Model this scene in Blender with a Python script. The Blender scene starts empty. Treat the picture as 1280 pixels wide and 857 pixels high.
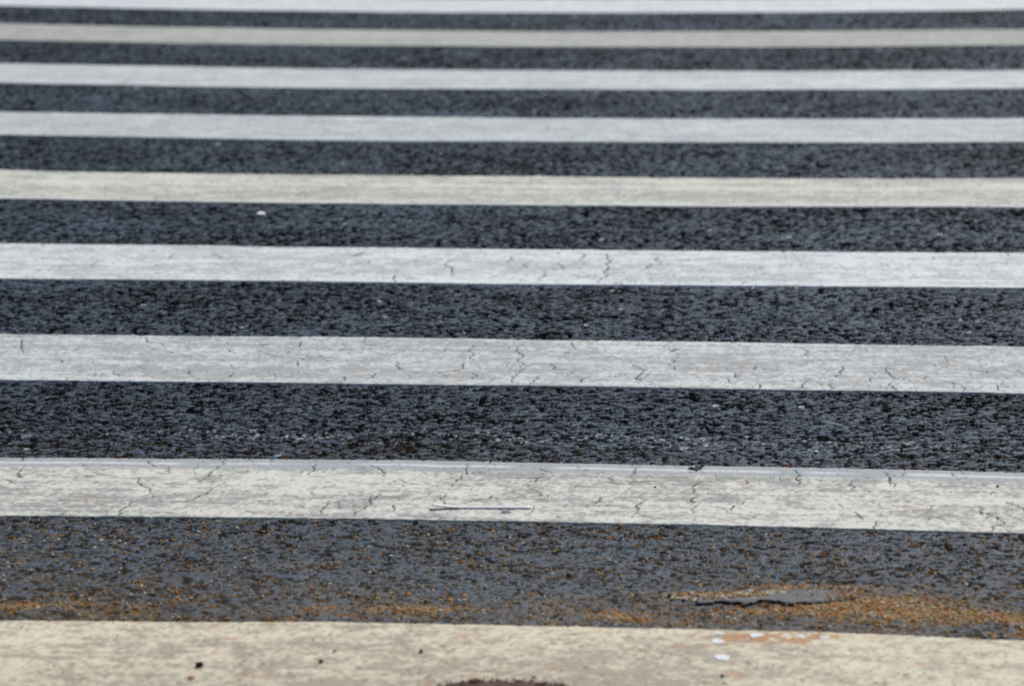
import bpy, bmesh, math, random
import numpy as np
from mathutils import Vector, Matrix

random.seed(7)
rng = np.random.default_rng(11)
SC = bpy.context.scene
COL = SC.collection

# ------------------------------------------------------------------ noise helpers (numpy)
def hsh(ix, iy, seed):
    ix = ix.astype(np.int64); iy = iy.astype(np.int64)
    h = (ix * 374761393 + iy * 668265263 + seed * 1442695041) & 0xFFFFFFFF
    h = ((h ^ (h >> 13)) * 1274126177) & 0xFFFFFFFF
    h = ((h ^ (h >> 16)) * 2246822519) & 0xFFFFFFFF
    h = h ^ (h >> 15)
    return (h & 0xFFFFFF).astype(np.float32) / np.float32(0xFFFFFF)

def vn(x, y, seed):
    fx = np.floor(x); fy = np.floor(y)
    tx = (x - fx).astype(np.float32); ty = (y - fy).astype(np.float32)
    tx = tx * tx * (3 - 2 * tx); ty = ty * ty * (3 - 2 * ty)
    a = hsh(fx, fy, seed); b = hsh(fx + 1, fy, seed)
    c = hsh(fx, fy + 1, seed); d = hsh(fx + 1, fy + 1, seed)
    return (a + (b - a) * tx) * (1 - ty) + (c + (d - c) * tx) * ty

def fbm(x, y, seed, octv=3, gain=.5):
    s = 0; amp = 1; tot = 0
    for o in range(octv):
        s = s + amp * vn(x * 2 ** o + 17.3 * o, y * 2 ** o - 9.1 * o, seed + o)
        tot += amp; amp *= gain
    return s / tot

def worley(x, y, seed):
    fx = np.floor(x); fy = np.floor(y)
    f1 = np.full(x.shape, 9., np.float32); f2 = f1.copy(); idr = np.zeros(x.shape, np.float32)
    for i in (-1, 0, 1):
        for j in (-1, 0, 1):
            cx = fx + i; cy = fy + j
            px = cx + hsh(cx, cy, seed); py = cy + hsh(cx, cy, seed + 1)
            d = np.sqrt((px - x) ** 2 + (py - y) ** 2).astype(np.float32)
            near = d < f1
            f2 = np.where(near, f1, np.minimum(f2, d))
            idr = np.where(near, hsh(cx, cy, seed + 2), idr)
            f1 = np.where(near, d, f1)
    return f1, f2, idr

def sst(a, b, x):
    t = np.clip((x - a) / (b - a), 0, 1)
    return t * t * (3 - 2 * t)

# ------------------------------------------------------------------ mesh helpers
def raw_mesh(name, co, quads, attrs=None, smooth=True):
    me = bpy.data.meshes.new(name)
    n = len(co); m = len(quads); k = quads.shape[1]
    me.vertices.add(n); me.vertices.foreach_set('co', np.ascontiguousarray(co, np.float32).ravel())
    me.loops.add(m * k); me.loops.foreach_set('vertex_index', np.ascontiguousarray(quads, np.int32).ravel())
    me.polygons.add(m); me.polygons.foreach_set('loop_start', np.arange(0, m * k, k, dtype=np.int32))
    if not smooth:
        me.polygons.foreach_set('use_smooth', np.zeros(m, bool))
    for key, v in (attrs or {}).items():
        if v.ndim == 2:
            a = me.attributes.new(key, 'FLOAT_COLOR', 'POINT'); a.data.foreach_set('color', np.ascontiguousarray(v, np.float32).ravel())
        else:
            a = me.attributes.new(key, 'FLOAT', 'POINT'); a.data.foreach_set('value', np.ascontiguousarray(v, np.float32).ravel())
    me.update(calc_edges=True)
    return me

def grid_quads(nr, nc, off=0):
    i = np.arange(nr - 1)[:, None] * nc + np.arange(nc - 1)[None, :]
    return np.stack([i, i + 1, i + nc + 1, i + nc], -1).reshape(-1, 4) + off

def link(name, me, mat, **props):
    o = bpy.data.objects.new(name, me); COL.objects.link(o)
    for mm in (mat if isinstance(mat, (list, tuple)) else [mat]):
        me.materials.append(mm)
    for k, v in props.items():
        o[k] = v
    return o

# ------------------------------------------------------------------ node helpers
class NT:
    def __init__(self, name):
        self.m = bpy.data.materials.new(name); self.m.use_nodes = True
        self.t = self.m.node_tree; self.n = self.t.nodes
        self.bsdf = self.n['Principled BSDF']
    def new(self, typ, **kw):
        nd = self.n.new(typ)
        for k, v in kw.items():
            setattr(nd, k, v)
        return nd
    def put(self, sock, v):
        if isinstance(v, bpy.types.NodeSocket): self.t.links.new(v, sock)
        else: sock.default_value = v
    def attr(self, name, color=False):
        a = self.new('ShaderNodeAttribute', attribute_name=name)
        return a.outputs['Color' if color else 'Fac']
    def math(self, op, a, b=0., clamp=False):
        nd = self.new('ShaderNodeMath', operation=op, use_clamp=clamp)
        self.put(nd.inputs[0], a); self.put(nd.inputs[1], b)
        return nd.outputs[0]
    def mix(self, f, a, b, blend='MIX'):
        nd = self.new('ShaderNodeMix', data_type='RGBA', blend_type=blend)
        self.put(nd.inputs['Factor'], f)
        for s, v in ((nd.inputs[6], a), (nd.inputs[7], b)):
            if isinstance(v, tuple): v = (*v, 1.) if len(v) == 3 else v
            self.put(s, v)
        return nd.outputs[2]
    def noise(self, scale, detail=3., rough=.55, stretch=None):
        tc = self.new('ShaderNodeTexCoord')
        nd = self.new('ShaderNodeTexNoise')
        nd.inputs['Scale'].default_value = scale; nd.inputs['Detail'].default_value = detail; nd.inputs['Roughness'].default_value = rough
        if stretch:
            mp = self.new('ShaderNodeMapping'); mp.inputs['Scale'].default_value = stretch
            self.t.links.new(tc.outputs['Object'], mp.inputs['Vector']); self.t.links.new(mp.outputs[0], nd.inputs['Vector'])
        else:
            self.t.links.new(tc.outputs['Object'], nd.inputs['Vector'])
        return nd.outputs['Fac']
    def ramp(self, f, a, b):
        nd = self.new('ShaderNodeMapRange'); nd.interpolation_type = 'SMOOTHSTEP'
        self.put(nd.inputs[0], f); nd.inputs[1].default_value = a; nd.inputs[2].default_value = b
        return nd.outputs[0]
    def bump(self, h, strength=.5, dist=.001):
        nd = self.new('ShaderNodeBump'); nd.inputs['Strength'].default_value = strength; nd.inputs['Distance'].default_value = dist
        self.put(nd.inputs['Height'], h); self.t.links.new(nd.outputs[0], self.bsdf.inputs['Normal'])
    def fin(self, col, rough=.8, spec=.3):
        if isinstance(col, tuple): col = (*col, 1.)
        self.put(self.bsdf.inputs['Base Color'], col); self.put(self.bsdf.inputs['Roughness'], rough)
        self.put(self.bsdf.inputs['Specular IOR Level'], spec)
        return self.m

# ------------------------------------------------------------------ the crossing's layout (metres)
# stripe edges as y = a x^2 + b x + c : (far edge, near edge)
EDGES = [((-.0429, .0233, 5.0876), (-.046, .0233, 4.690)),
         ((-.0235, .0077, 6.0765), (-.0204, .0069, 5.6813)),
         ((-.0119, .0020, 7.0926), (-.0131, .0039, 6.6791)),
         ((.0088, .0026, 8.0675), (.0000, .0081, 7.6664)),
         ((.0199, .0022, 9.0556), (.0173, .0039, 8.6446)),
         ((.0230, .0104, 10.0484), (.0249, .0068, 9.6256)),
         ((.0309, .0098, 11.0131), (.0310, .0188, 10.6078)),
         ((.0374, .0186, 11.9683), (.0363, .0201, 11.5719)),
         ((.0450, .0364, 12.880), (.0442, .0364, 12.4764))]

def edge(q, x):
    xc = np.clip(x, -2.3, 1.7)
    return q[0] * xc ** 2 + q[1] * xc + q[2] + (2 * q[0] * xc + q[1]) * (x - xc)

def low(x, y):                      # gentle unevenness shared by road and paint
    return .003 * (fbm(x / .6, y / .6, 301, 2) - .5) + .0016 * (fbm(x / .14, y / .14, 305, 2) - .5)

# ------------------------------------------------------------------ sand and grit: where sediment gathers near the kerb side
PATCH = [(.555, 5.2361), (.6135, 5.2549), (.6604, 5.2731), (.6837, 5.3105), (.7253, 5.3234), (.7788, 5.3216), (.8082, 5.2926), (.8123, 5.2674),
         (.7724, 5.2498), (.7372, 5.2325), (.708, 5.2176), (.6844, 5.2342), (.6609, 5.2357), (.6378, 5.2152), (.6141, 5.2277), (.5614, 5.2214)]

def blob(x, y, cx, cy, rx, ry):
    return np.exp(-(((x - cx) / rx) ** 2 + ((y - cy) / ry) ** 2))

def sediment(x, y):
    t = y - edge(EDGES[0][0], x)                 # distance beyond the first stripe's far edge
    cl = fbm(x / .11, y / .05, 411, 3)
    near = np.exp(-np.clip(t, 0, 9) / .13) * (t < .62)
    d = near * sst(.38, .66, cl) * .24 + near * .08
    d = d + (t > 0) * (t < .62) * (.055 + .06 * sst(.5, .8, cl))
    for cx, cy, rx, ry in ((-.47, 5.15, .08, .030), (-.22, 5.165, .09, .032), (-.02, 5.178, .035, .016), (.12, 5.172, .06, .020), (1.0, 5.19, .15, .036), (.40, 5.15, .10, .022)):
        d = d + .62 * blob(x, y, cx, cy, rx, ry) * sst(.36, .62, cl)
    d = d + 1.0 * blob(x, y, .77, 5.205, .10, .030) + .95 * blob(x, y, .86, 5.240, .085, .050) + .95 * blob(x, y, .60, 5.280, .10, .018) + .6 * blob(x, y, .74, 5.33, .11, .016)
    d = d + .45 * blob(x, y, 1.02, 5.19, .16, .035) + .3 * blob(x, y, .64, 5.19, .07, .03)
    t2 = y - edge(EDGES[1][0], x)
    d = d + (t2 > 0) * .06 * np.exp(-np.clip(t2, 0, 9) / .2)
    return d

# ------------------------------------------------------------------ road surface
def road_fields(x, y):
    wx = x + .005 * (vn(x / .009, y / .009, 21) - .5); wy = y + .005 * (vn(x / .009, y / .009, 22) - .5)
    f1, f2, rid = worley(wx / .0098, wy / .0064, 31)
    gap = 1 - sst(.02, .24, f2 - f1)
    clus = fbm(x / .0110, y / .0066, 41, 3, .65)
    mid = fbm(x / .075, y / .035, 43, 2)
    big = fbm(x / .35, y / .22, 47, 3)
    # worn first lane next to the kerb is tighter and smoother
    tight = sst(5.9, 5.6, y)
    thr = .492 - .10 * (big - .5) - .16 * (mid - .5) - .075 * tight
    holes = sst(thr + .020, thr - .045, clus)
    miss = (rid < .13 - .07 * tight).astype(np.float32)
    gapw = gap * sst(.62, .44, clus) * .9
    pit = np.clip(np.maximum(np.maximum(gapw, holes), miss * (1 - gap) * .9), 0, 1)
    dome = np.clip(1 - (f1 / .75) ** 2, 0, 1)
    z = -.0030 * pit + .0004 * (dome - .5) * (1 - pit) - .0007 * rid * (1 - pit)
    sed = sediment(x, y)
    fill = sst(.0, .35, .85 * sed + 1.1 * (fbm(x / .0060, y / .0075, 51, 2) - .5) + .22 * pit - .40)
    fill = fill * sst(.012, .06, sed)
    z = z + fill * pit * .0028
    tone = .50 + .80 * hsh(np.floor(rid * 9999), np.floor(rid * 777), 5) + .7 * (rid > .965) + .9 * (big - .5) + .5 * (fbm(x / .05, y / .03, 61, 2) - .5) + .7 * (fbm(x / .0060, y / .0060, 63, 2) - .5)
    # remains of white paint on the stone tops of the second gap
    t2 = y - edge(EDGES[1][0], x)
    band = np.exp(-((t2 - .185 - .03 * (fbm(x / .3, y * 0, 71, 2) - .5)) / .055) ** 2) * (.35 + .65 * sst(.45, .62, fbm(x / .16, y / .05, 73, 2))) * sst(1.6, .0, np.abs(x + .1) * .8)
    fl = .8 * sst(.71, .84, fbm(x / .0075, y / .0065, 75, 2) + .19 * band - .10) * (band > .05) * (1 - pit)
    fl = np.maximum(fl, (hsh(np.floor(x / .011), np.floor(y / .011), 77) > .9988) * (1 - pit) * .8 * (t2 > -.2))
    dust = np.clip(.9 * np.exp(-np.clip(y - 5.05, 0, 9) / .32) + 1.2 * sed, 0, 1) * (.5 + fbm(x / .09, y / .04, 81, 3))
    return z + low(x, y), pit, np.clip(tone, .2, 2.2), fill, fl, np.clip(dust, 0, 1)

def road_patch(x0, x1, y0, y1, dx, dy):
    xs = np.linspace(x0, x1, int((x1 - x0) / dx)); ys = np.linspace(y0, y1, int((y1 - y0) / dy))
    X, Y = np.meshgrid(xs, ys)
    return X, Y

def build_road():
    cos, qs, at, off = [], [], {'pit': [], 'tone': [], 'sand': [], 'fleck': [], 'dust': []}, 0
    for a in ((-2.3, 2.4, 4.3, 7.86,   .0020, .0033), (-3.8, 3.2, 7.86, 14.2,   .0040, .0068)):
        X, Y = road_patch(*a)
        z, pit, tone, fill, fl, dust = road_fields(X, Y)
        cos.append(np.stack([X, Y, z], -1).reshape(-1, 3)); qs.append(grid_quads(*X.shape, off)); off += X.size
        for k, v in zip(at, (pit, tone, fill, fl, dust)): at[k].append(v.ravel())
    return raw_mesh('road', np.concatenate(cos), np.concatenate(qs), {k: np.concatenate(v) for k, v in at.items()})

def asphalt_mat():
    t = NT('worn asphalt')
    pit, tone, sand, fl = (t.attr(k) for k in ('pit', 'tone', 'sand', 'fleck'))
    fine = t.ramp(t.noise(330., 4., .75), .30, .70)
    top = t.mix(fine, ASPH_A, ASPH_B)
    top = t.mix(1., top, t.math('MULTIPLY', tone, 1.0), 'MULTIPLY')
    c = t.mix(t.math('POWER', pit, .7), top, (.0035, .0035, .004))
    c = t.mix(t.math('MULTIPLY', t.attr('dust'), .38), c, (.165, .125, .078))
    n2 = t.noise(260., 2., .6)
    n3 = t.noise(25., 2., .6)
    sc = t.mix(t.ramp(n2, .35, .65), (.24, .145, .055), (.52, .35, .145))
    sc = t.mix(t.ramp(n3, .45, .65), sc, (.47, .185, .035))
    c = t.mix(t.math('MULTIPLY', sand, .72), c, sc)
    c = t.mix(fl, c, (.72, .73, .72))
    t.bump(t.noise(1500., 2., .6), .35, .0006)
    r = t.math('ADD', t.math('MULTIPLY', pit, .25), .62)
    return t.fin(c, r, t.math('MULTIPLY', t.math('SUBTRACT', 1., t.math('MULTIPLY', pit, 1.6), True), .26))

def ground_mat():
    t = NT('plain asphalt')
    tc = t.new('ShaderNodeTexCoord')
    v = t.new('ShaderNodeTexVoronoi'); v.inputs['Scale'].default_value = 85.
    t.t.links.new(tc.outputs['Object'], v.inputs['Vector'])
    n = t.noise(70., 4., .65)
    top = t.mix(t.noise(300., 3., .7), tuple(c * .8 for c in ASPH_A), tuple(c * .8 for c in ASPH_B))
    c = t.mix(t.ramp(t.math('ADD', n, t.math('MULTIPLY', v.outputs['Distance'], .25)), .50, .60), top, (.004, .004, .0045))
    t.bump(n, .3, .002)
    return t.fin(c, .85, .10)

MUD = (.03, .20, .25, .10, .20, .22, .18, .08, .10)
# ------------------------------------------------------------------ painted stripes
CRACKS = {2: [[[-0.3259,6.0662],[-0.3239,6.0318],[-0.3323,5.9943],[-0.3408,5.9797],[-0.3372,5.9462],[-0.3507,5.9067]],[[-0.308,5.8927],[-0.3191,5.8485],[-0.3339,5.8101],[-0.34,5.7884],[-0.3657,5.7736],[-0.411,5.7894]],[[-0.4441,5.7768],[-0.4432,5.7505],[-0.449,5.7292],[-0.4485,5.6981],[-0.4449,5.6726]],[[-0.4641,5.9331],[-0.4525,5.895],[-0.4321,5.8634],[-0.4242,5.8368],[-0.413,5.7999]],[[-0.4595,6.064],[-0.447,6.013]],[[-0.7085,5.9184],[-0.6848,5.8976],[-0.6727,5.8763]],[[0.1179,6.0695],[0.1177,6.0127],[0.1163,5.9678],[0.1085,5.9452],[0.1047,5.9121]],[[-0.0623,6.0473],[-0.045,6.0256],[-0.0322,6.0037],[-0.0258,5.9872],[-0.0239,5.9594]],[[0.0031,5.95],[0.0206,5.9234],[0.0431,5.9138],[0.0638,5.9206]],[[-0.1567,6.0417],[-0.1539,5.9908],[-0.1609,5.968]],[[-0.0213,5.8557],[-0.0259,5.8127],[-0.0326,5.7545],[-0.0447,5.7072]],[[-0.0992,5.7819],[-0.1005,5.74],[-0.099,5.6988]],[[0.0162,5.7783],[0.0203,5.7318]],[[0.0994,5.8523],[0.1037,5.7837]],[[-0.0184,5.8667],[0.0098,5.8684],[0.0457,5.8651],[0.0744,5.8615]],[[0.2753,6.0108],[0.2615,6.0213],[0.2516,6.0376]],[[0.2626,5.9877],[0.2527,5.9484],[0.2389,5.942]],[[0.2388,5.9256],[0.247,5.8935],[0.2596,5.878],[0.2672,5.8517]],[[0.4321,6.0711],[0.4247,6.0142],[0.413,5.9912]],[[0.5303,6.0769],[0.5344,6.0376],[0.5491,6.0272]],[[0.519,6.0254],[0.5344,6.0376]],[[0.5478,5.9771],[0.5373,5.949],[0.5313,5.916],[0.5322,5.8891]],[[0.5399,5.8682],[0.536,5.8151]],[[0.3978,5.8756],[0.3714,5.8474],[0.3562,5.799],[0.355,5.7728]],[[0.4519,5.831],[0.4368,5.7986],[0.4468,5.7629]],[[0.3733,5.9832],[0.3934,5.9568]],[[0.6216,5.9815],[0.6264,5.9544],[0.6152,5.9482]],[[0.6229,5.8361],[0.6035,5.7724]],[[0.705,6.059],[0.7195,6.0206],[0.7138,6.0036],[0.721,5.9765],[0.7155,5.9488]],[[0.8653,6.0517],[0.8774,6.019],[0.8767,5.9858],[0.8842,5.9427]],[[0.8102,5.9818],[0.8168,5.944],[0.8136,5.9114]],[[1.0758,5.8636],[1.0923,5.8384],[1.1032,5.8131]],[[1.0299,5.8242],[1.0302,5.7727]],[[1.0558,5.7692],[1.0415,5.6729]],[[0.9892,6.0479],[0.9983,6.0262]],[[0.8148,5.7801],[0.8279,5.7349]],[[0.8494,5.7211],[0.8445,5.6757]],[[0.2159,5.8593],[0.1632,5.8189],[0.131,5.7906]]], 3: [[[0.138,7.0443],[0.1359,6.9703],[0.1497,6.9347],[0.1494,6.8393]],[[0.1609,6.8282],[0.1462,6.7808],[0.1431,6.7232]],[[0.1923,6.7672],[0.185,6.7256],[0.1824,6.6914]],[[0.208,6.8781],[0.2173,6.8244],[0.2627,6.8223]],[[0.0286,6.868],[0.0359,6.8212],[0.0196,6.7969]],[[0.0339,7.0385],[0.0448,6.953],[0.0532,6.8932]],[[-0.1068,6.8723],[-0.0773,6.8031]],[[-0.1379,6.7301],[-0.1277,6.7769]],[[0.2756,6.708],[0.2838,6.7426],[0.2981,6.7663]],[[0.2377,7.0748],[0.2473,7.0133]],[[0.3771,6.8757],[0.3908,6.7601],[0.3956,6.7149]],[[0.4606,6.928],[0.4653,6.8337]],[[0.0526,6.7871],[0.0633,6.7301]],[[0.1405,6.7231],[0.159,6.6901]],[[-0.1922,6.7385],[-0.1903,6.7043]],[[-0.6625,7.0755],[-0.6503,7.0256]],[[-0.9246,7.0483],[-0.9161,6.9983],[-0.8887,6.9008]],[[-0.8047,6.8571],[-0.789,6.822]],[[-0.4255,6.76],[-0.4206,6.7141]],[[-0.3133,6.8726],[-0.3037,6.8256]],[[-0.327,7.0435],[-0.3254,6.9937]],[[-0.5227,6.7779],[-0.5119,6.7319]],[[-0.468,6.9858],[-0.4471,6.9255]],[[-0.6673,6.758],[-0.6529,6.7124]],[[0.7981,6.8876],[0.795,6.8291],[0.8024,6.7721]],[[0.8905,6.8694],[0.8971,6.8118],[0.9274,6.7678]],[[0.7371,6.7683],[0.7356,6.6782]],[[1.122,6.7675],[1.1197,6.6781]],[[1.1091,6.8701],[1.0811,6.8337],[1.0544,6.8207]],[[0.5721,6.7704],[0.5783,6.7253],[0.5916,6.7148]],[[0.5868,6.8173],[0.5894,6.7714]],[[0.8548,6.7864],[0.8594,6.7526]],[[0.9011,6.755],[0.9096,6.6771]],[[0.9999,6.7606],[1.0381,6.6844]],[[0.7179,7.0518],[0.7343,6.9674]],[[0.6181,6.8423],[0.6281,6.8781]],[[0.6304,6.7282],[0.6363,6.6837]],[[0.7787,6.7367],[0.7768,6.6806]],[[0.9642,6.7812],[0.9701,6.8044]]], 4: [[[0.2585,8.0214],[0.2691,7.9433],[0.261,7.82],[0.2623,7.7451],[0.2485,7.6766]],[[-0.0976,7.9398],[-0.0914,7.8472],[-0.0819,7.7418]],[[0.1507,7.9215],[0.1641,7.8606]],[[0.032,7.978],[0.0312,7.9153]],[[0.1261,7.7978],[0.1239,7.7082]],[[-0.2117,7.75],[-0.2043,7.6761]],[[0.3835,7.9962],[0.3923,7.9341]],[[0.1883,8.0496],[0.2027,7.9711]],[[0.0863,7.9182],[0.079,7.8561]],[[0.3662,7.9018],[0.3652,7.8558]]]}

def jitter(pts, lv=3, amp=.22):
    for _ in range(lv):
        out = [pts[0]]
        for a, b in zip(pts[:-1], pts[1:]):
            d = (b[0] - a[0], b[1] - a[1]); k = random.uniform(-amp, amp) if random.random() < .8 else 0.
            out += [((a[0] + b[0]) / 2 - d[1] * k, (a[1] + b[1]) / 2 + d[0] * k), b]
        pts = out
    return pts

def draw_crack(C, X, Y, pts, w):
    pts = jitter(pts)
    n = len(pts) - 1
    for s, (a, b) in enumerate(zip(pts[:-1], pts[1:])):
        ww = w * random.uniform(.55, 1.25) * (.55 + .9 * math.sin(math.pi * (s + .5) / n))
        i0, i1 = np.searchsorted(X[0], (min(a[0], b[0]) - .01, max(a[0], b[0]) + .01))
        if i1 <= i0: continue
        x = X[:, i0:i1]; y = Y[:, i0:i1]
        dx, dy = b[0] - a[0], b[1] - a[1]; L = dx * dx + dy * dy + 1e-12
        t = np.clip(((x - a[0]) * dx + (y - a[1]) * dy) / L, 0, 1)
        d = np.hypot(x - a[0] - t * dx, y - a[1] - t * dy)
        C[:, i0:i1] = np.maximum(C[:, i0:i1], 1 - sst(ww * .5, ww * .5 + .0012, d))

def stripe_mesh(k, x0, x1, dx, dy):
    far, near = EDGES[k]
    nx = int((x1 - x0) / dx); nv = int(.40 / dy) + 1
    xs = np.linspace(x0, x1, nx); v = np.linspace(0, 1, nv)
    ef = edge(far, xs) + .0060 * (fbm(xs / .014, xs * 0, 501 + k, 4, .7) - .5) + .008 * (vn(xs / .25, xs * 0, 521 + k) - .5)
    en = edge(near, xs) + .0070 * (fbm(xs / .014, xs * 0, 541 + k, 4, .7) - .5) + .008 * (vn(xs / .25, xs * 0, 561 + k) - .5)
    X = np.repeat(xs[None], nv, 0); Y = en[None] + (ef - en)[None] * v[:, None]
    V = np.repeat(v[:, None], nx, 1)
    sd = 600 + 20 * k
    # cracks: traced ones plus a sparse natural network
    C = np.zeros_like(X, dtype=np.float32)
    for c in CRACKS.get(k + 1, []):
        draw_crack(C, X, Y, [tuple(p) for p in c], .0015 if k == 1 else .0017 if k == 2 else .0026)
    wx = X + .030 * (fbm(X / .05, Y / .05, sd, 3) - .5); wy = Y + .030 * (fbm(X / .05, Y / .05, sd + 4, 3) - .5)
    f1, f2, _ = worley(wx / .085, wy / .13, sd + 7)
    msk = sst(.49, .60, fbm(X / .045, Y / .06, sd + 9, 2))
    den = {0: .30, 1: .80, 2: .80, 3: .65, 4: .6}.get(k, .45)
    C = np.maximum(C, den * msk * (1 - sst(.006, .024, f2 - f1)))
    f1, f2, _ = worley(wx / .19 + 5, wy / .045, sd + 11)                 # hairlines along the stripe
    C = np.maximum(C, .45 * den * sst(.60, .74, fbm(X / .06, Y / .03, sd + 13, 2)) * (1 - sst(.006, .03, f2 - f1)))
    # small pits in the paint
    pf = fbm(X / .006, Y / .006, sd + 15, 2)
    C = np.maximum(C, .95 * sst(.80, .86, pf + .07 * (fbm(X / .09, Y / .05, sd + 17, 2) - .5)))
    # grime: long streaks along the traffic, mottling, fine speckle
    st = fbm(X / .55, Y / .013, sd + 31, 3); md = fbm(X / .045, Y / .022, sd + 33, 4, .6); fn = fbm(X / .0070, Y / .0085, sd + 35, 2)
    pk = fbm(X / .055, Y / .034, sd + 33, 6, .82)                       # broad to fine mottling, no hard borders
    sk = fbm(X / .16, Y / .010, sd + 39, 4, .7)
    S_ = .45 if k == 0 else 1.
    G = 3.3 * (pk - .5) + .8 * S_ * (sk - .5) + 1.25 * S_ * (st - .5) + 1.7 * (fn - .5) + .44 + MUD[k] + 1.1 * (fbm(X / .45, Y / .16, sd + 41, 3) - .5)
    edge_light = np.exp(-((V - .06) / .06) ** 2) * (.35 if k in (2, 3, 4, 5, 8) else .12)
    G = np.clip(G - edge_light, 0, 1.25)
    band = np.zeros_like(G); rust = np.zeros_like(G); lite = np.zeros_like(G)
    if k == 1:                                                          # an older coat shows along its far edge
        e = V + .03 * (fbm(X / .08, Y / .02, 901, 3) - .5)
        band = sst(.80, .86, e); lite = np.exp(-((e - .915) / .018) ** 2) * .85 * sst(.30, .52, fbm(X / .12, Y * 0, 903, 2)); G = G * (1 - .55 * band)
    if k == 0:
        pm = fbm(X / .022, Y / .022, 905, 3)
        rust = np.clip(2.2 * blob(X, Y, .675, 5.046, .075, .026) * sst(.34, .60, pm) + 1.6 * blob(X, Y, .72, 5.066, .095, .010) * sst(.36, .6, pm), 0, 1)
        rust = np.maximum(rust, .55 * sst(.70, .80, fbm(X / .03, Y / .02, 907, 3)))
        G = G + .55 * blob(X, Y, -.133 + .26 * (4.99 - Y), Y, .010, 1.) * sst(5.0, 4.97, Y) * sst(.35, .6, fbm(X / .012, Y / .05, 909, 2))
        G = G + .5 * np.exp(-((Y - 4.905 - .03 * X) / .006) ** 2) * sst(.0, -.4, X) + .42 * sst(.60, .10, V) * (.4 + 1.2 * fbm(X / .12, Y / .04, 913, 4, .7))
        G = np.clip(G, 0, 1.4)
    if k in (1, 2): rust = np.maximum(rust, .30 * sst(.68, .80, fbm(X / .02, Y / .02, 911 + k, 3)))
    if k == 4: lite = .5 * np.exp(-((V - .66) / .05) ** 2) + .55 * np.exp(-((V - .03) / .04) ** 2); G = G + .25 * np.exp(-((V - .30) / .14) ** 2)
    a1, a2, ar = worley(X / .0115, Y / .0115, 31)
    Z = low(X, Y) + .0016 + .0004 * (1 - np.clip(a1, 0, 1)) + .0007 * (fn - .5) - .0016 * C - .0003 * G
    # closed skirt round the sheet: paint has thickness
    def ring(A, inset=None): return np.concatenate([A[:1], A, A[-1:]], 0)
    X2, Y2, Z2 = ring(X), ring(Y), ring(Z)
    Y2[0] -= .0004; Y2[-1] += .0004; Z2[0] = -.008; Z2[-1] = -.008
    C2 = ring(C); C2[0] = .9; C2[-1] = .9           # darker line along the cut edge
    at = {n: ring(A).ravel() for n, A in (('crack', C), ('grime', G), ('band', band), ('rust', rust), ('lite', lite))}; at['crack'] = C2.ravel()
    return raw_mesh('crossing_stripe', np.stack([X2, Y2, Z2], -1).reshape(-1, 3), grid_quads(*X2.shape), at)

def paint_mat(name, tint, dirt, spec=.3):
    t = NT(name)
    crack, grime, band, rust, lite = (t.attr(k) for k in ('crack', 'grime', 'band', 'rust', 'lite'))
    n = t.noise(1100., 2., .6)
    base = t.mix(t.math('MULTIPLY', grime, .9), tint, dirt)
    base = t.mix(t.math('MULTIPLY', t.ramp(n, .55, .75), .35), base, dirt)
    base = t.mix(t.math('MULTIPLY', band, .82), base, (.345, .375, .385))
    base = t.mix(lite, base, (.80, .80, .78))
    base = t.mix(t.math('MULTIPLY', rust, .80), base, (.50, .23, .085))
    base = t.mix(t.math('MULTIPLY', crack, .93), base, (.035, .028, .022))
    t.bump(t.noise(1400., 2., .6), .30, .0005)
    return t.fin(base, .74, t.math('MULTIPLY', t.math('SUBTRACT', 1., crack, True), spec))

# ------------------------------------------------------------------ small things
def pebble(name, mat, loc, size, seed, flat=1., lvl=3, rz=0., **props):
    bm = bmesh.new(); bmesh.ops.create_icosphere(bm, subdivisions=lvl, radius=.5)
    r = random.Random(seed); off = Vector((r.random() * 50, r.random() * 50, r.random() * 50))
    from mathutils import noise as mn
    for v in bm.verts:
        d = v.co.normalized()
        k = 1 + .22 * mn.noise(d * 1.1 + off) + .12 * mn.noise(d * 2.3 + off)
        v.co = Vector((v.co.x * size[0], v.co.y * size[1], v.co.z * size[2])) * k
    zmin = min(v.co.z for v in bm.verts)
    for v in bm.verts: v.co.z -= zmin
    me = bpy.data.meshes.new(name); bm.to_mesh(me); bm.free()
    me.polygons.foreach_set('use_smooth', np.ones(len(me.polygons), bool))
    o = link(name, me, mat, **props); o.location = loc; o.rotation_euler = (0, 0, rz)
    return o

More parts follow.
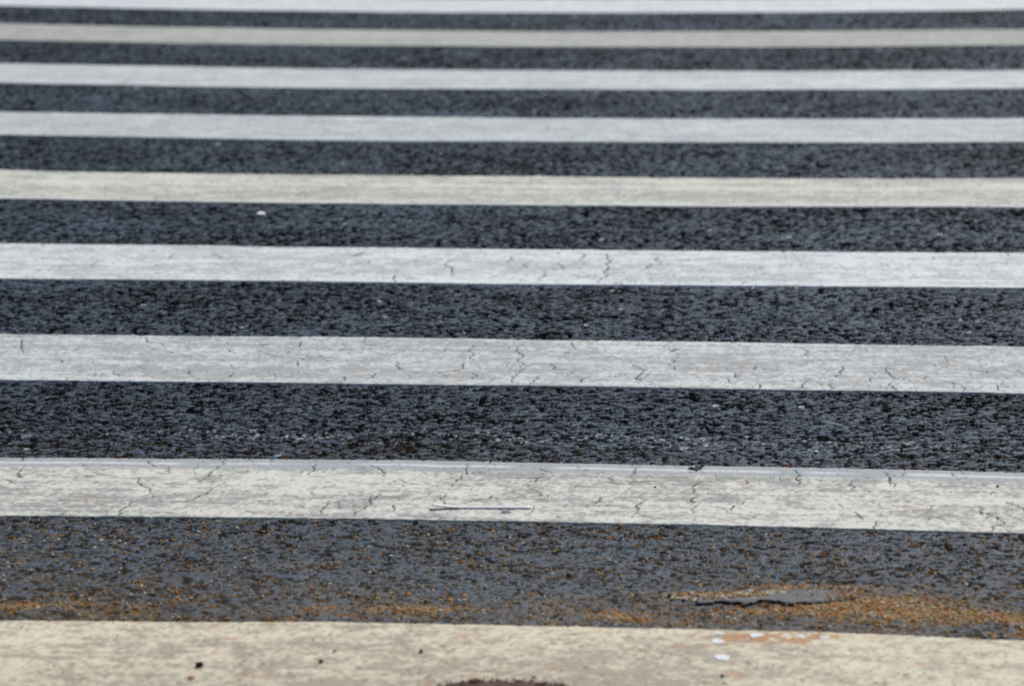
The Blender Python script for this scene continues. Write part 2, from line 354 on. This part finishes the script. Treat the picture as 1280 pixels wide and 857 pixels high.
def flake(name, mat, loc, w, d, th, seed, curl=.0, rz=0., **props):
    """thin irregular scrap: closed sheet with thickness, slightly curled"""
    r = random.Random(seed); n = 22; rings = 5
    rad = [.5 * (1 + .30 * math.sin(2 * a + r.random() * 6) * .4 + r.uniform(-.27, .27)) for a in [i * math.tau / n for i in range(n)]]
    rad = [(rad[i] * 2 + rad[i - 1] + rad[(i + 1) % n]) / 4 for i in range(n)]
    bm = bmesh.new(); lay = []
    for side in (0, 1):
        c = bm.verts.new((0, 0, side * th)); rr = []
        for k in range(1, rings + 1):
            f = k / rings
            rr.append([bm.verts.new((math.cos(i * math.tau / n) * rad[i] * f * w, math.sin(i * math.tau / n) * rad[i] * f * d,
                       side * th * (1 - .35 * (k == rings)) + curl * (f * math.cos(i * math.tau / n + seed)) ** 2 + .12 * th * r.uniform(-1, 1))) for i in range(n)])
        lay.append((c, rr))
    for side, (c, rr) in enumerate(lay):
        for i in range(n):
            j = (i + 1) % n
            bm.faces.new((c, rr[0][i], rr[0][j]) if side else (c, rr[0][j], rr[0][i]))
            for k in range(rings - 1):
                q = (rr[k][i], rr[k + 1][i], rr[k + 1][j], rr[k][j]); bm.faces.new(q if side else q[::-1])
    for i in range(n):
        j = (i + 1) % n
        bm.faces.new((lay[0][1][-1][i], lay[0][1][-1][j], lay[1][1][-1][j], lay[1][1][-1][i]))
    bmesh.ops.recalc_face_normals(bm, faces=bm.faces)
    me = bpy.data.meshes.new(name); bm.to_mesh(me); bm.free()
    o = link(name, me, mat, **props); o.location = loc; o.rotation_euler = (0, 0, rz)
    return o

def tube(name, mat, pts, rad, sec=(1., .85), **props):
    """bent stick: smooth path, rounded ends, slightly uneven thickness"""
    P = [Vector(p) for p in pts]; path = []
    for i in range(len(P) - 1):
        p0 = P[max(i - 1, 0)]; p1 = P[i]; p2 = P[i + 1]; p3 = P[min(i + 2, len(P) - 1)]
        for s in range(8):
            t = s / 8
            path.append(.5 * ((2 * p1) + (p2 - p0) * t + (2 * p0 - 5 * p1 + 4 * p2 - p3) * t * t + (3 * p1 - p0 - 3 * p2 + p3) * t ** 3))
    path.append(P[-1]); bm = bmesh.new(); rings = []; n = 10; m = len(path)
    for i, p in enumerate(path):
        tg = (path[min(i + 1, m - 1)] - path[max(i - 1, 0)]).normalized()
        sd = tg.cross(Vector((0, 0, 1))).normalized(); up = sd.cross(tg)
        k = (rad if not isinstance(rad, (list, tuple)) else rad[0] + (rad[1] - rad[0]) * i / (m - 1)) * (1 + .10 * math.sin(i * 1.7))
        if i in (0, m - 1): k *= .55
        rings.append([bm.verts.new(p + sd * math.cos(a * math.tau / n) * k * sec[0] + up * math.sin(a * math.tau / n) * k * sec[1]) for a in range(n)])
    for a, b in zip(rings[:-1], rings[1:]):
        for i in range(n): bm.faces.new((a[i], a[(i + 1) % n], b[(i + 1) % n], b[i]))
    bm.faces.new(rings[0][::-1]); bm.faces.new(rings[-1])
    bmesh.ops.recalc_face_normals(bm, faces=bm.faces)
    me = bpy.data.meshes.new(name); bm.to_mesh(me); bm.free()
    me.polygons.foreach_set('use_smooth', np.ones(len(me.polygons), bool))
    return link(name, me, mat, **props)

def inside(X, Y, poly):
    r = np.zeros(X.shape, bool)
    for (x1, y1), (x2, y2) in zip(poly, poly[1:] + poly[:1]):
        c = (y1 > Y) != (y2 > Y)
        r ^= c & (X < (x2 - x1) * (Y - y1) / (y2 - y1 + 1e-12) + x1)
    return r

def poly_dist(X, Y, poly):
    D = np.full(X.shape, 9.)
    for a, b in zip(poly, poly[1:] + poly[:1]):
        dx, dy = b[0] - a[0], b[1] - a[1]
        t = np.clip(((X - a[0]) * dx + (Y - a[1]) * dy) / (dx * dx + dy * dy), 0, 1)
        D = np.minimum(D, np.hypot(X - a[0] - t * dx, Y - a[1] - t * dy))
    return D

def blob_sheet(x0, x1, y0, y1, step, hfun, base):
    """closed lump: top follows hfun(X,Y) where positive, flat underside at base"""
    X, Y = np.meshgrid(np.arange(x0, x1, step), np.arange(y0, y1, step))
    H = hfun(X, Y); nr, nc = X.shape
    keep = H > 0
    cell = keep[:-1, :-1] & keep[1:, :-1] & keep[:-1, 1:] & keep[1:, 1:]
    q = grid_quads(nr, nc)[cell.ravel()]
    used = np.unique(q); mp = np.full(X.size, -1); mp[used] = np.arange(len(used)); q = mp[q]
    top = np.stack([X.ravel()[used], Y.ravel()[used], H.ravel()[used] + base(X, Y).ravel()[used]], -1)
    bot = top.copy(); bot[:, 2] = base(X, Y).ravel()[used] - .006
    n = len(top)
    e = np.concatenate([q[:, [i, (i + 1) % 4]] for i in range(4)])
    key = e[:, 0].astype(np.int64) * n + e[:, 1]; rev = e[:, 1].astype(np.int64) * n + e[:, 0]
    bd = e[~np.isin(key, rev)]
    wall = np.stack([bd[:, 1], bd[:, 0], bd[:, 0] + n, bd[:, 1] + n], -1)
    return np.concatenate([top, bot]), np.concatenate([q, q[:, ::-1] + n, wall])

# ================================================================== BUILD
ASPH_A, ASPH_B = (.026, .043, .062), (.078, .113, .150)
asph = asphalt_mat()
link('road', build_road(), asph, kind='structure')

g = bmesh.new()
B = 400.
def ring_quad(a, b, c, d): g.faces.new([g.verts.new((p[0], p[1], -.0035)) for p in (a, b, c, d)])
ring_quad((-B, -B), (B, -B), (B, 4.3), (-B, 4.3)); ring_quad((-B, 14.2), (B, 14.2), (B, B), (-B, B))
ring_quad((-B, 4.3), (-2.3, 4.3), (-2.3, 7.86), (-B, 7.86)); ring_quad((2.4, 4.3), (B, 4.3), (B, 7.86), (2.4, 7.86))
ring_quad((-B, 7.86), (-3.8, 7.86), (-3.8, 14.2), (-B, 14.2)); ring_quad((3.2, 7.86), (B, 7.86), (B, 14.2), (3.2, 14.2))
gm = bpy.data.meshes.new('ground'); g.to_mesh(gm); g.free()
link('ground', gm, ground_mat(), kind='structure')

STRIPES = [  # tint, dirt, label
    ((.80, .715, .515), (.43, .37, .275), 'dirty cream road stripe with rusty stain and scattered pebbles, nearest to the viewer'),
    ((.76, .74, .65), (.36, .35, .315), 'cracked warm white stripe with bluish grey far border and a bent stick on it'),
    ((.70, .72, .685), (.41, .42, .40), 'grey white stripe full of fine cracks, second beyond the stick'.replace('second', 'next stripe')),
    ((.79, .825, .79), (.50, .52, .50), 'bright white stripe with one long jagged crack across its middle'),
    ((.74, .73, .61), (.44, .435, .375), 'creamy white stripe in front of which a small white scrap lies'),
    ((.68, .72, .69), (.46, .485, .475), 'cool bluish white stripe, just beyond the creamy one behind the white scrap'),
    ((.72, .755, .72), (.50, .52, .50), 'clean white stripe just in front of the dull beige grey one, blurred'),
    ((.53, .53, .465), (.37, .37, .33), 'dull beige grey stripe, darkest of all, second from the top'),
    ((.78, .815, .79), (.60, .625, .61), 'pale bluish white stripe cut by the top of the picture, farthest of all')]
LBL2 = 'grey white stripe full of fine cracks, next one beyond the stripe with the stick'
for k, (tint, dirt, lab) in enumerate(STRIPES):
    a = (-2.4, 2.4, .0024, .0034) if k < 3 else (-3.3, 2.6, .0042, .0055)
    link('crossing_stripe', stripe_mesh(k, *a), paint_mat('road paint ' + 'abcdefghi'[k], tint, dirt),
         label=LBL2 if k == 2 else lab, category='road marking', group='painted stripes of the zebra crossing')

def simple(name, a, b, scale, rough=.8, bump=.4):
    t = NT(name); n = t.noise(scale, 4., .6); c = t.mix(t.ramp(n, .35, .65), a, b); t.bump(t.noise(scale * 3, 3., .6), bump, .0008)
    return t.fin(c, rough, .3)

M_dark = simple('dark stone', (.018, .017, .017), (.05, .046, .042), 500.)
M_white = simple('white scrap', (.90, .90, .89), (.84, .84, .82), 260.)
M_pale = simple('pale stone', (.70, .67, .60), (.52, .47, .38), 300.)
M_stick = simple('pinkish wood', (.84, .68, .73), (.90, .84, .85), 160., .5)
M_straw = simple('dry straw', (.66, .62, .48), (.80, .78, .68), 200., .6)
M_leaf = simple('dead leaf', (.022, .016, .012), (.06, .04, .025), 300.)
M_mortar = simple('grey mortar', (.115, .115, .115), (.24, .235, .225), 330., .85, .9)
M_soil = simple('brown soil', (.06, .034, .026), (.22, .13, .10), 260., .95, 1.)
M_edge_shade = simple('patch edge shade', (.012, .008, .005), (.035, .022, .012), 220., .95, 1.)  # shade on the mortar patch's edge, put into the colour
M_clay = simple('orange clay', (.38, .15, .06), (.48, .23, .11), 200.)
M_greychip = simple('slate chip', (.16, .17, .19), (.24, .25, .27), 200.)

def zs(x, y): return float(low(np.array([[x]]), np.array([[y]]))[0, 0]) + .0017     # top of the paint
def zr(x, y): return float(low(np.array([[x]]), np.array([[y]]))[0, 0]) - .0006     # top of the asphalt

# bent stick, its raised end to the west
tube('bent_stick', M_stick, [(.086, 5.752, zs(.086, 5.752) + .0080), (.110, 5.756, zs(.11, 5.756) + .0046), (.136, 5.7605, zs(.136, 5.76) + .0020), (.195, 5.764, zs(.195, 5.764) + .0018),
     (.257, 5.767, zs(.257, 5.767) + .0022)], (.0036, .0032), sec=(2.3, .50), label='pale pinkish bent stick lying along the near edge of a cracked stripe', category='stick')
flake('stone_chip', M_greychip, (.2152, 5.7385, zs(.2152, 5.7385)), .017, .016, .0020, 3, label='small flat grey chip lying just in front of the bent stick', category='stone chip')
# curled dead leaf scrap at the bluish border
bm_l = flake('dead_leaf', M_leaf, (.533, 6.051, zs(.533, 6.051)), .024, .020, .0014, 9, curl=.0035, label='black curled leaf scrap on the bluish far border of the stripe with the stick', category='leaf')
tube('straw', M_straw, [(.7575, 6.413, zr(.7575, 6.413) + .0022), (.766, 6.407, zr(.766, 6.407) + .0035), (.778, 6.402, zr(.778, 6.402) + .0030), (.7907, 6.396, zr(.79, 6.396) + .0018)], (.0009, .0013),
     label='thin pale straw lying on bare dark asphalt beyond the stripe with the stick', category='straw')
flake('paper_scrap', M_white, (-.6414, 8.501, zr(-.64, 8.5) + .001), .022, .034, .0022, 5, curl=.0015, rz=.25, label='single white scrap on the dark asphalt in front of the creamy stripe', category='paper scrap')

G_W = 'white flakes on the cream stripe'
for i, (x, y, w, d, lab) in enumerate([
        (.6005, 5.0697, .014, .014, 'small white flake on the far edge of the cream stripe, beside the rusty stain'),
        (.6558, 5.0640, .022, .022, 'long white flake at the far edge of the cream stripe, above the rusty stain'),
        (.5983, 5.0300, .019, .022, 'white flake on the cream stripe, between the far edge and the largest flake'),
        (.6075, 4.9504, .024, .034, 'largest white flake on the cream stripe, in front of the rusty stain'),
        (.7238, 5.0604, .011, .014, 'little white flake inside the thin right tail of the rusty stain'),
        (.7601, 5.0587, .016, .014, 'white flake at the outer right end of the rusty stain'),
        (.7943, 4.9759, .009, .012, 'tiny white flake alone on the cream stripe, right of the rusty stain')]):
    flake('white_flake', M_white, (x, y, zs(x, y)), w, d, .0011, 20 + i, rz=.1 * i, label=lab, category='flake', group=G_W)
pebble('pebble', M_pale, (.0261, 4.9443, zs(.026, 4.944)), (.007, .007, .005), 31, label='whitish pebble next to a dark pebble on the cream stripe', category='pebble', group='pebbles on the cream stripe')
G_P = 'pebbles on the cream stripe'
for i, (x, y, s, lab) in enumerate([
        (-.1651, 4.8560, .0125, 'biggest black pebble on the cream stripe, beside the grey scuff mark'),
        (.0125, 4.8875, .0075, 'dark pebble on the cream stripe, just in front of a whitish pebble'),
        (.1556, 4.9470, .0075, 'black pebble on the cream stripe, midway and behind the brown soil clump'),
        (.6099, 4.8570, .0065, 'small dark pebble on the cream stripe, in front of the largest white flake')]):
    pebble('pebble', M_dark, (x, y, zs(x, y) - .0006), (s, s * .8, s * .72), 40 + i, rz=i * .7, label=lab, category='pebble', group=G_P)
for i, (x, y, s, lab) in enumerate([
        (.5163, 5.2640, .0075, 'black pebble at the left tip of the grey mortar patch'),
        (.6426, 5.3385, .0065, 'black pebble on the asphalt behind the grey mortar patch')]):
    pebble('pebble', M_dark, (x, y, zr(x, y) - .0006), (s, s * .9, s * .8), 50 + i, rz=i, label=lab, category='pebble', group='pebbles by the mortar patch')
for i, (x, y, s, lab) in enumerate([
        (1.067, 5.9600, .0050, 'tiny dark crumb on the stripe with the stick, near its right end'),
        (.4649, 5.9180, .0040, 'tiny dark crumb on the stripe with the stick, in front of the leaf scrap')]):
    pebble('crumb', M_dark, (x, y, zs(x, y) - .0004), (s, s, s * .7), 60 + i, label=lab, category='crumb', group='dark crumbs on the stripe with the stick')
pebble('clay_crumb', M_clay, (-.1675, 4.803, zs(-.1675, 4.803) - .001), (.011, .014, .004), 66, label='flat orange clay crumb in front of the biggest black pebble', category='crumb')
for i, (x, y, s, lab) in enumerate([
        (.7482, 6.196, .009, 'brightest white chip on the dark asphalt, between straw and bluish stripe border'),
        (.4968, 6.2825, .007, 'white chip on dark asphalt straight behind the black leaf scrap'),
        (.6188, 6.2955, .008, 'white chip on dark asphalt, between the leaf scrap and the straw'),
        (.5737, 6.3665, .006, 'small pale chip on dark asphalt, furthest from the bluish stripe border')]):
    pebble('paint_chip', M_white if i < 3 else M_pale, (x, y, zr(x, y) - .0012), (s, s, s * .45), 70 + i, rz=i, label=lab, category='paint chip', group='paint chips on the dark asphalt')

# mortar smear
def mh(X, Y):
    ins = inside(X, Y, PATCH); d = poly_dist(X, Y, PATCH) - .008 * sst(.40, .75, fbm(X / .012, Y / .010, 801, 4, .65))
    h = .0030 * sst(-.001, .005, d) + .0016 * (fbm(X / .016, Y / .012, 805, 4, .6) - .5)
    tap = sst(5.335, 5.245, Y - .15 * (X - .66) * 0)
    return np.where(ins & (d > .0004), .0008 + h * (.12 + .8 * tap) * sst(.83, .74, X) + .0022 * sst(5.262, 5.235, Y) * sst(.78, .72, X), -1)
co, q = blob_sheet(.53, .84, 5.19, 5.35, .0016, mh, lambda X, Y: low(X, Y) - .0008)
mo = link('mortar_patch', raw_mesh('mortar_patch', co, q), [M_mortar, M_edge_shade], label='smooth grey mortar patch with ragged front edge stuck on sandy asphalt', category='mortar patch')

nz = np.array([f.normal.z for f in mo.data.polygons]); mo.data.polygons.foreach_set('material_index', (nz < .45).astype(np.int32)); mo.data.update()  # steep edge faces take the dark colour that stands in for shade
# soil clump on the first stripe
def sh(X, Y):
    d = ((X - .289) / .105) ** 2 + ((Y - 4.765) / .058) ** 2 + 1.9 * (fbm(X / .022, Y / .022, 811, 5, .65) - .5)
    return np.where(d < 1, .0045 * (1 - d) ** .7 * (.6 + .8 * fbm(X / .009, Y / .009, 815, 3)) + .0004, -1)
co, q = blob_sheet(.14, .44, 4.68, 4.86, .0016, sh, lambda X, Y: low(X, Y) + .0016)
link('soil_clump', raw_mesh('soil_clump', co, q), M_soil, label='flat brown soil clump on the near side of the cream stripe', category='soil')

# loose grit and sand grains
def grit(n, xr, yr, dens, zfun, smin, smax):
    px = rng.uniform(*xr, n * 12); py = rng.uniform(*yr, n * 12)
    p = dens(px, py); ok = rng.random(len(px)) < p; px, py = px[ok][:n], py[ok][:n]
    return px, py, zfun(px, py), rng.uniform(0, 1, len(px)) ** 2.2 * (smax - smin) + smin
phi = (1 + 5 ** .5) / 2
ico = np.array([(-1, phi, 0), (1, phi, 0), (-1, -phi, 0), (1, -phi, 0), (0, -1, phi), (0, 1, phi), (0, -1, -phi), (0, 1, -phi), (phi, 0, -1), (phi, 0, 1), (-phi, 0, -1), (-phi, 0, 1)]) / 1.9
tri = np.array([(0, 11, 5), (0, 5, 1), (0, 1, 7), (0, 7, 10), (0, 10, 11), (1, 5, 9), (5, 11, 4), (11, 10, 2), (10, 7, 6), (7, 1, 8), (3, 9, 4), (3, 4, 2), (3, 2, 6), (3, 6, 8), (3, 8, 9), (4, 9, 5), (2, 4, 11), (6, 2, 10), (8, 6, 7), (9, 8, 1)])
def road_z(x, y): return road_fields(x[None], y[None])[0][0] + .0003
def in_gap(x, y, k): return (y > edge(EDGES[k][0], x)) & (y < edge(EDGES[k + 1][1], x))
def patch_z(x, y): return low(x[None], y[None])[0] + .0034
sets = [grit(520, (.50, .70), (5.24, 5.33), lambda x, y: np.exp(-((y - 5.262 - .26 * (x - .55)) / .013) ** 2) * sst(.35, .62, fbm(x / .03, y / .012, 83, 3)), road_z, .0012, .0032),
        grit(200, (.66, .86), (5.21, 5.335), lambda x, y: np.clip(blob(x, y, .81, 5.27, .03, .04) + .5 * blob(x, y, .74, 5.325, .06, .010) + .05, 0, 1) * inside(x, y, PATCH), patch_z, .0009, .0024),
        grit(900, (.12, .46), (4.70, 4.90), lambda x, y: np.exp(-(np.maximum(np.sqrt(((x - .289) / .105) ** 2 + ((y - 4.765) / .058) ** 2) - .8, 0) / .22) ** 2) * .8, lambda x, y: low(x[None], y[None])[0] + .0036, .0008, .0028),
        grit(7500, (-.75, 1.35), (5.02, 5.70), lambda x, y: np.clip(sediment(x[None], y[None])[0] * .9, 0, 1) * in_gap(x, y, 0), road_z, .0009, .0031),
        grit(1500, (-.75, 1.35), (5.02, 5.70), lambda x, y: .12 * in_gap(x, y, 0), road_z, .0009, .0026),
        grit(420, (-1., 1.4), (6.05, 6.7), lambda x, y: .08 * np.exp(-(y - 6.05) / .25) * in_gap(x, y, 1), road_z, .0009, .0024)]
px, py, pz, ps = (np.concatenate(v) for v in zip(*sets)); n = len(px)
pal = np.array([(.60, .45, .21), (.55, .30, .09), (.58, .21, .045), (.66, .58, .42), (.36, .24, .12), (.80, .78, .71), (.13, .075, .05)])
pick = rng.choice(6, n, p=(.22, .26, .24, .13, .10, .05))
n0 = len(sets[0][0]); n1 = n0 + len(sets[1][0]); n2 = n1 + len(sets[2][0])
pick[:n0] = rng.choice([0, 3, 3, 5, 1], n0); pick[n1:n2] = 6
ang = rng.uniform(0, 6.28, n)
v = ico[None] * (1 + rng.uniform(-.3, .3, (n, 12, 1)))
v = v * ps[:, None, None] * np.stack([rng.uniform(.8, 1.5, n), rng.uniform(.7, 1.1, n), rng.uniform(.5, .9, n)], -1)[:, None, :]
c, s = np.cos(ang)[:, None], np.sin(ang)[:, None]
vx = v[..., 0] * c - v[..., 1] * s; vy = v[..., 0] * s + v[..., 1] * c
co = np.stack([vx + px[:, None], vy + py[:, None], v[..., 2] + (pz + ps * .35)[:, None]], -1).reshape(-1, 3)
fq = (tri[None] + np.arange(n)[:, None, None] * 12).reshape(-1, 3)
cols = np.repeat(np.concatenate([pal[pick] * rng.uniform(.75, 1.2, (n, 1)), np.ones((n, 1))], 1), 12, 0)
t = NT('sand grains'); M_grit = t.fin(t.attr('tint', True), .85, .3)
link('grit', raw_mesh('grit', co, fq, {'tint': cols}, smooth=False), M_grit, kind='stuff', label='orange and tan sand grains scattered over the nearest strip of asphalt', category='grit')

# ------------------------------------------------------------------ light
SUN_EL, SUN_AZ = 44., 28.            # azimuth from +Y towards +X
el, az = math.radians(SUN_EL), math.radians(SUN_AZ)
sd = Vector((math.sin(az) * math.cos(el), math.cos(az) * math.cos(el), math.sin(el)))
L = bpy.data.lights.new('sun', 'SUN'); L.energy = 3.15; L.angle = math.radians(.6); L.color = (1., .965, .92)
lo = bpy.data.objects.new('sun', L); COL.objects.link(lo); lo.rotation_euler = (-sd).to_track_quat('-Z', 'Y').to_euler(); lo.location = sd * 50
W = bpy.data.worlds.new('World'); SC.world = W; W.use_nodes = True
wn = W.node_tree.nodes; sky = wn.new('ShaderNodeTexSky'); sky.sky_type = 'NISHITA'; sky.sun_disc = False
sky.sun_elevation = el; sky.sun_rotation = az; sky.air_density = 1.; sky.dust_density = 1.; sky.ozone_density = 1.
W.node_tree.links.new(sky.outputs[0], wn['Background'].inputs[0]); wn['Background'].inputs[1].default_value = .085

# ------------------------------------------------------------------ camera: long lens at eye height on the kerb
cd = bpy.data.cameras.new('camera'); cam = bpy.data.objects.new('camera', cd); COL.objects.link(cam); SC.camera = cam
fpx = 4334.; pitch = math.atan(978 / fpx); yaw = math.radians(4.9); roll = math.radians(-.38)
F = Vector((-math.sin(yaw) * math.cos(pitch), math.cos(yaw) * math.cos(pitch), -math.sin(pitch)))
R = Vector((math.cos(yaw), math.sin(yaw), 0)); U = R.cross(F)
R2 = R * math.cos(roll) + U * math.sin(roll); U2 = -R * math.sin(roll) + U * math.cos(roll)
cam.matrix_world = Matrix(((R2.x, U2.x, -F.x, .72), (R2.y, U2.y, -F.y, 0), (R2.z, U2.z, -F.z, 1.6), (0, 0, 0, 1)))
cd.sensor_width = 36.; cd.lens = 36. * fpx / 1280.; cd.clip_start = .1; cd.clip_end = 2000.
cd.dof.use_dof = True; cd.dof.focus_distance = 6.5; cd.dof.aperture_fstop = 4.9

SC.view_settings.view_transform = 'Standard'; SC.view_settings.look = 'None'; SC.view_settings.gamma = 1.
SC.view_settings.exposure = 0.; SC.view_settings.use_curve_mapping = False
SC.cycles.use_denoising = False
